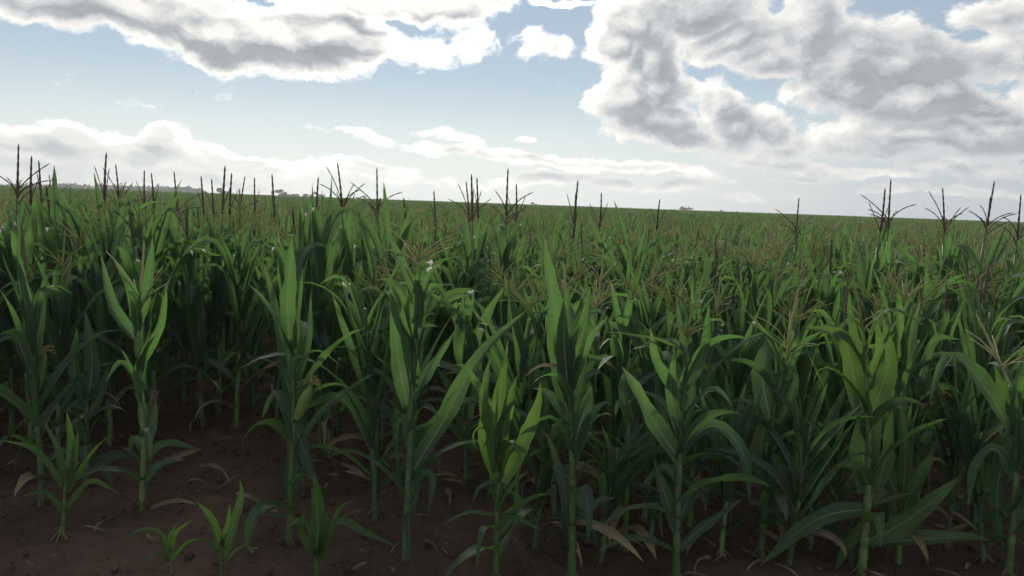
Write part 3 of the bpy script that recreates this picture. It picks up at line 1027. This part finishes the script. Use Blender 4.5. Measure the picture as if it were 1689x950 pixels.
SKY_GROUP = 'corn plants rising above the skyline'
rs = random.Random(55)
for px, py, Y, kind, label in SKY:
    idx = rs.choice(SKYLINE[kind] if kind else BY_KIND[kind])
    t = at(px, py, Y)
    tip = tip_of(RECIPES[idx])
    sc = t.z / tip[2]
    rz = rs.uniform(0, 6.28)
    h = min(sc, 1.12)
    ox, oy = tip[0] * math.cos(rz) - tip[1] * math.sin(rz), tip[0] * math.sin(rz) + tip[1] * math.cos(rz)
    place(idx, t.x - ox * h, t.y - oy * h, rz, sc, label, SKY_GROUP)
    TAKEN.append((t.x - ox * h, t.y - oy * h))

# ---- short leafy plants low between the taller ones of the front edge, right half
LOWP = [(882, 905, 'short leafy corn plant low between the fan shaped and thin tasselled plants'),
        (990, 925, 'short leafy corn plant low at the right foot of the thin tasselled plant'),
        (1072, 900, 'short leafy corn plant low at the left foot of the flat leaved plant'),
        (1190, 915, 'short leafy corn plant low between the flat leaved and reddish tasselled plants'),
        (1300, 935, 'short leafy corn plant low at the right foot of the reddish tasselled plant'),
        (1378, 895, 'short leafy corn plant low just left of the broad bright leaves'),
        (1482, 925, 'short leafy corn plant low over the long horizontal leaf at right'),
        (1562, 905, 'short leafy corn plant low beyond the tip of the horizontal leaf'),
        (1622, 925, 'short leafy corn plant low at the left foot of the nodding tassel plant')]
for px, py, label in LOWP:
    g0 = ground_at(px, py)
    place(rs.choice(BY_KIND[None]), g0.x, g0.y, rs.uniform(0, 6.28), rs.uniform(.5, .72), label, 'short plants at the front edge', (rs.gauss(0, .06), rs.gauss(0, .06)))
    TAKEN.append((g0.x, g0.y))

# ---- the rows behind the front edge
NAMES = ['second', 'third', 'fourth', 'fifth', 'sixth', 'seventh', 'eighth', 'ninth', 'tenth']
LIMIT = 290
ALIKE = {}
LOOK = {'open': 'forked %s tassel', 'spike': 'spiky %s tassel', 'wide': 'bushy %s tassel', None: 'leafy %s top'}
SHADE = ['greenish', 'beige', 'pale green', 'sandy']


def target_top(px, Y, r):
    left = max(0, min(1, (760 - px) / 500))
    if Y < 4.5:
        return 1.20 + .13 * left + r.gauss(0, .06)
    return 1.29 + .11 * left * max(0, 1 - (Y - 4.5) / 4) + r.gauss(0, .06)


row = 0
Y = 3.50
last_row_y = Y
while COUNT[0] < LIMIT and row < 9:
    x = -.68 * Y + rs.uniform(0, .2)
    while x < .68 * Y:
        y = Y + rs.gauss(0, .035)
        px = to_px((x, y, 0))[0]
        skip = any((x - a) ** 2 + (y - b) ** 2 < .014 for a, b in TAKEN) or any((x - a) ** 2 + (y - b) ** 2 < .022 for a, b in FRONT)
        if Y < 4.9 and 700 < px < 795:
            skip = True
        if Y < 4.0 and (250 < px < 465 or px < 60 or 150 < px < 225 or 500 < px < 600):
            skip = True
        if Y < 4.4 and 280 < px < 440 and rs.random() < .6:
            skip = True
        if not skip and COUNT[0] < LIMIT:
            third = 'left' if px < 563 else ('middle' if px < 1126 else 'right')
            idx = rs.randrange(len(KINDS))
            sc = target_top(px, Y, rs) / top_of(RECIPES[idx])
            o = place(idx, x, y, rs.uniform(0, 6.28), sc, None, 'corn plants of the rows behind the edge', (rs.gauss(0, .03), rs.gauss(0, .03)))
            look = LOOK[KINDS[idx]] % ('dark' if KINDS[idx] == 'spike' else SHADE[idx % 4]) + (' and ear' if idx % 4 == 1 else '')
            ALIKE.setdefault('corn plant with %s in %s row, %s third' % (look, NAMES[row], third), []).append((px, o))
        x += .215 * rs.uniform(.8, 1.25)
    last_row_y = Y
    Y += .44
    row += 1

ORDER = ['leftmost', 'second from left', 'third from left', 'fourth from left', 'fifth from left', 'sixth from left', 'seventh from left', 'eighth from left', 'ninth from left']
MERGED = {}
for text, members in ALIKE.items():
    for sh in SHADE:
        text = text.replace('leafy %s top' % sh, 'no tassel')
    MERGED.setdefault(text, []).extend(members)
for text, members in MERGED.items():
    members.sort(key=lambda a: a[0])
    for i, (px, o) in enumerate(members):
        n = len(members)
        o['label'] = text if n == 1 else text + (', left of two' if n == 2 and i == 0 else ', right of two' if n == 2 else ', ' + ORDER[i])

# ------------------------------------------------------------------ the rest of the field: one mass
SRC = bpy.data.collections.new('field_sources')


def joined(rc_list, name, mats):
    m = MB()
    for rc, M in rc_list:
        for nm, mb, mat, subs in rc:
            m.add_mb(mb, M, mats.index(mat))
            for n2, m2, t2 in subs:
                m.add_mb(m2, M, mats.index(t2))
    return m.mesh(name, mats)


ALLM = [LEAF, DRY, STALK, TASSEL_DARK, TASSEL_BEIGE, TASSEL_GREEN, HUSK, SILK, ROOT]
NSRC = 0
for i, k in enumerate(['open', 'spike', None, None, 'open', None, 'spike', 'wide']):
    rc = recipe(random.Random(300 + i), 1.0, 14 + i % 3, k, [TASSEL_GREEN, TASSEL_GREEN, TASSEL_BEIGE, TASSEL_BEIGE][i % 4], lod=1)
    M = Matrix.Diagonal((1, 1, 1.27 / top_of(rc), 1))
    SRC.objects.link(bpy.data.objects.new('a_field_plant_%02d' % i, joined([(rc, M)], 'field_plant', ALLM)))
    NSRC += 1
PATCH = 4.0
for k in range(3):
    r = random.Random(400 + k)
    lows = [recipe(random.Random(500 + 10 * k + j), 1.0, 10, r.choice(['open', None, 'spike', None]), r.choice([TASSEL_GREEN, TASSEL_BEIGE, TASSEL_GREEN]), lod=2) for j in range(6)]
    lst = []
    y = -PATCH / 2 + .25
    while y < PATCH / 2:
        x = -PATCH / 2 + .1
        while x < PATCH / 2:
            rc = r.choice(lows)
            h = r.gauss(1.29, .07) / top_of(rc)
            lst.append((rc, Matrix.Translation((x + r.gauss(0, .05), y + r.gauss(0, .05), 0)) @ Matrix.Rotation(r.uniform(0, 6.28), 4, 'Z') @ Matrix.Diagonal((1.1, 1.1, h, 1))))
            x += .33
        y += .52
    SRC.objects.link(bpy.data.objects.new('b_field_patch_%02d' % k, joined(lst, 'field_patch', ALLM)))


def build_field():
    r = random.Random(77)
    pts, rot, scl, idx = [], [], [], []
    y = 3.1
    while y < 34:
        lim = (.80 * y + 1.2)
        x = -lim + r.uniform(0, .2)
        while x < lim:
            inside = abs(x) < .68 * y + .1
            if y > last_row_y + .3 or (not inside and y > 3.4):
                px = to_px((x, y, 0))[0]
                pts.append((x + r.gauss(0, .03), y + r.gauss(0, .04), 0))
                rot.append((r.gauss(0, .03), r.gauss(0, .03), r.uniform(0, 6.28)))
                left = max(0, min(1, (760 - px) / 500)) * max(0, 1 - (y - 4.5) / 8)
                scl.append((1.28 + .10 * left + r.gauss(0, .055)) / 1.27)
                idx.append(r.randrange(8))
            x += (.24 if y < 14 else .30) * r.uniform(.8, 1.25)
        y += .48
    y = 34 + PATCH / 2
    while y < 320:
        lim = .80 * y + 4
        x = -lim
        while x < lim:
            pts.append((x, y, 0))
            rot.append((0, 0, r.choice([0, math.pi])))
            scl.append(r.uniform(.98, 1.03))
            idx.append(8 + r.randrange(3))
            x += PATCH
        y += PATCH
    me = bpy.data.meshes.new('corn_field')
    me.from_pydata(pts, [], [])
    a = me.attributes.new('turn', 'FLOAT_VECTOR', 'POINT')
    a.data.foreach_set('vector', np.array(rot, np.float32).ravel())
    a = me.attributes.new('size', 'FLOAT', 'POINT')
    a.data.foreach_set('value', np.array(scl, np.float32))
    a = me.attributes.new('which', 'INT', 'POINT')
    a.data.foreach_set('value', np.array(idx, np.int32))
    o = part('corn_field', me)
    tag(o, 'mass of green corn stretching from the near rows to the horizon', 'corn field', kind='stuff')
    t = bpy.data.node_groups.new('field', 'GeometryNodeTree')
    t.interface.new_socket('Geometry', in_out='INPUT', socket_type='NodeSocketGeometry')
    t.interface.new_socket('Geometry', in_out='OUTPUT', socket_type='NodeSocketGeometry')
    n, l = t.nodes, t.links
    gi, go = n.new('NodeGroupInput'), n.new('NodeGroupOutput')
    iop = n.new('GeometryNodeInstanceOnPoints')
    ci = n.new('GeometryNodeCollectionInfo')
    ci.inputs['Collection'].default_value = SRC
    ci.inputs['Separate Children'].default_value = True
    ci.inputs['Reset Children'].default_value = True

    def attr(name, typ):
        q = n.new('GeometryNodeInputNamedAttribute')
        q.data_type = typ
        q.inputs[0].default_value = name
        return q.outputs[0]
    l.new(gi.outputs[0], iop.inputs['Points'])
    l.new(ci.outputs[0], iop.inputs['Instance'])
    iop.inputs['Pick Instance'].default_value = True
    l.new(attr('which', 'INT'), iop.inputs['Instance Index'])
    e2r = n.new('FunctionNodeEulerToRotation')
    l.new(attr('turn', 'FLOAT_VECTOR'), e2r.inputs[0])
    l.new(e2r.outputs[0], iop.inputs['Rotation'])
    l.new(attr('size', 'FLOAT'), iop.inputs['Scale'])
    l.new(iop.outputs[0], go.inputs[0])
    md = o.modifiers.new('field', 'NODES')
    md.node_group = t


build_field()


# ------------------------------------------------------------------ far trees and woodland on the horizon
def crown_mb(c, rx, rz, n, r, leaf):
    m = MB()
    cl = [(r.gauss(0, .45), r.gauss(0, .45), r.gauss(0, .4), r.uniform(.28, .5)) for _ in range(9)]
    V, Fc = [], []
    for i in range(n):
        a = r.choice(cl)
        d = np.array([r.gauss(0, 1) for _ in range(3)])
        d = d / np.linalg.norm(d) * a[3] * r.random() ** .4
        p = np.array([(a[0] + d[0]) * rx, (a[1] + d[1]) * rx, (a[2] + d[2]) * rz]) + c
        u = unit(np.array([[r.gauss(0, 1) for _ in range(3)]]))[0]
        w = unit(np.cross(u, [[r.gauss(0, 1) for _ in range(3)]]))[0]
        s = leaf * r.uniform(.6, 1.4)
        k = len(V)
        V += [p - u * s, p + w * s * .7, p + u * s, p - w * s * .7]
        Fc.append((k, k + 1, k + 2, k + 3))
    m.add(V, Fc)
    return m


def tree(px, py_top, w_px, Y, label, r, flat=.45, group='trees on the horizon'):
    t = at(px, py_top, Y)
    H = t.z
    w = w_px / F * Y
    root = empty('tree', (t.x, t.y, 0), label, 'tree', group)
    hz = max(1.0, w * flat)
    b = H - hz
    tr = tube(resample([(0, 0, 0), (r.uniform(-.2, .2), 0, b * .6), (r.uniform(-.3, .3), 0, H - hz * .7)], 6), np.linspace(.22, .10, 6) * (H / 6), 6)
    for k in range(4):
        a = k * 1.57 + r.uniform(-.4, .4)
        tr.add_mb(tube(resample([(0, 0, b * .7), (math.cos(a) * w * .18, math.sin(a) * w * .18, b + hz * .2), (math.cos(a) * w * .34, math.sin(a) * w * .34, b + hz * .6)], 5), np.linspace(.09, .04, 5) * (H / 6), 5))
    part('trunk', tr.mesh('trunk', BARK), root)
    part('crown', crown_mb(np.array((0, 0, H - hz * .55)), w * .52, hz * .6, 900, r, w * .06).mesh('crown', CROWN, False), root)


rt = random.Random(9)
TREES = [
    (366, 310, 22, 420, 'flat topped tree alone on the horizon behind the thickest spike'),
    (466, 315, 20, 420, 'round topped tree, largest of the far trees left of the tall leaf'),
    (486, 318, 15, 440, 'small tree right beside the largest of the far trees'),
    (508, 320, 16, 460, 'low tree left of a narrow upright leaf tip on the horizon'),
    (528, 320, 20, 460, 'low bushy tree behind the spike between two leaf tips'),
    (600, 322, 9, 520, 'tiny lone tree left of the branched tassel above a dark leaf'),
    (1126, 341, 13, 480, 'left one of two tiny trees far off on the right horizon'),
    (1138, 342, 9, 500, 'right one of two tiny trees far off on the right horizon'),
    (880, 334, 8, 560, 'tiny tree on the horizon left of the lone thick spike'),
    (1190, 346, 7, 560, 'tiny tree alone on the horizon at right'),
]
for a in TREES:
    tree(*a, rt)


def woodland():
    m = MB()
    r = random.Random(31)
    top = [(-60, 304), (60, 303), (120, 303), (200, 305), (255, 309), (290, 308), (312, 307), (330, 312), (345, 318)]
    for i in range(190):
        px = r.uniform(-80, 345)
        py = np.interp(px, [a for a, _ in top], [b for _, b in top]) + abs(r.gauss(0, 1.3))
        Yd = r.uniform(520, 640)
        t = at(px, py, Yd)
        rz = max(1.2, t.z * .5)
        m.add_mb(crown_mb(np.array((t.x, t.y, t.z - rz * .8)), rz * 1.5, rz, 110, r, rz * .26))
    tag(part('woodland', m.mesh('woodland', CROWN, False)), 'dark far off woodland along the left horizon', 'woodland', kind='stuff')


woodland()


# ------------------------------------------------------------------ air
def build_haze():
    m = bpy.data.materials.new('haze')
    m.use_nodes = True
    g = NG(m.node_tree)
    g.n.clear()
    v = g.new('ShaderNodeVolumePrincipled')
    v.inputs['Color'].default_value = (.93, .96, 1, 1)
    v.inputs['Density'].default_value = HAZE
    v.inputs['Anisotropy'].default_value = .35
    o = g.new('ShaderNodeOutputMaterial')
    g.l.new(v.outputs[0], o.inputs['Volume'])
    b = MB()
    x, y0, y1, z0, z1 = 900, -40, 1100, -1, 30
    b.add([(-x, y0, z0), (x, y0, z0), (x, y1, z0), (-x, y1, z0), (-x, y0, z1), (x, y0, z1), (x, y1, z1), (-x, y1, z1)],
          [(0, 3, 2, 1), (4, 5, 6, 7), (0, 1, 5, 4), (1, 2, 6, 5), (2, 3, 7, 6), (3, 0, 4, 7)])
    tag(part('haze', b.mesh('haze', m, False)), 'thin haze over the field', kind='stuff')


HAZE = .0006
S.cycles.volume_bounces = 0
build_haze()


# ------------------------------------------------------------------ dry leaves on the soil, birds
rd = random.Random(5)
DL = [(262, 775, .30), (330, 778, .28), (400, 790, .22), (430, 838, .2), (560, 775, .26), (610, 800, .2), (735, 815, .24), (760, 800, .2), (330, 700, .25),
      (155, 885, .13), (250, 848, .2), (990, 900, .2), (1170, 930, .22), (1590, 900, .2), (880, 880, .15), (700, 900, .14)]
DLL = ['dry curled leaf on soil right of the open leaved left plant', 'dry curled leaf on bare soil above the V shaped seedling', 'dry curled leaf on soil just left of the silk tufted plant',
       'dry curled leaf at the foot of the silk tufted plant', 'dry curled leaf on soil between the silk tufted and wide tasselled plants', 'dry curled leaf left of the bare stalk with the wide tassel',
       'dry curled leaf in the bare gap left of the fan shaped plant', 'smaller dry leaf deeper in the bare gap near the fan shaped plant', 'dry curled leaf deepest in the shade among the left rows',
       'dry curled leaf at the foot of the leftmost young plant', 'dry curled leaf at the root of the open leaved left plant', 'dry curled leaf right of the thin tasselled plant at the bottom',
       'dry curled leaf between the flat leaved and red tasselled plants', 'dry curled leaf under the long horizontal leaf at right', 'small dry leaf between the fan shaped and thin tasselled plants',
       'small dry leaf right of the foot of the wide tasselled plant']
proto = []
for k in range(4):
    proto.append(arc_leaf((0, 0, 0), 0, .35, .22, .8, .03, 1.2, None, rd.uniform(-2, 2), .4, rd.uniform(-1.2, 1.2), .5, .25, 10, rd).mesh('dry_leaf', DRY))
for i, (px, py, s) in enumerate(DL):
    g0 = ground_at(px, py)
    o = part('dry_leaf', proto[i % 4])
    o.location = (g0.x, g0.y, .02)
    o.rotation_euler = (rd.uniform(-.3, .3), 0, rd.uniform(0, 6.28))
    o.scale = (s / .22,) * 3
    tag(o, DLL[i], 'dry leaf', 'dry leaves on the soil')


def bird(px, py, Y, label):
    p = at(px, py, Y)
    root = empty('bird', p, label, 'bird', 'birds in the sky')
    s = np.linspace(0, 1, 8)
    b = tube(np.stack([s * .3 - .15, 0 * s, 0 * s], 1), .045 * np.sin(s * 2.9 + .1) + .004, 7)
    part('body', b.mesh('body', BIRD), root)
    for sg in (-1, 1):
        sp = np.array([(0.03, 0, .02), (.06, sg * .12, .07), (.02, sg * .25, .06), (-.06, sg * .38, .0)])
        sp = resample(sp, 8)
        w = leaf_blade(sp, np.tile([1., 0, 0], (8, 1)), .12, .1, .0, rd, 3)
        part('wing', w.mesh('wing', BIRD), root)
    root.rotation_euler.z = rd.uniform(-.6, .6)


bird(318, 151, 170, 'tiny dark bird in the blue sky, the higher of two')
bird(273, 183, 190, 'tiny dark bird in the blue sky, the lower of two')
print('plants behind', COUNT[0], 'objects', len(bpy.data.objects))
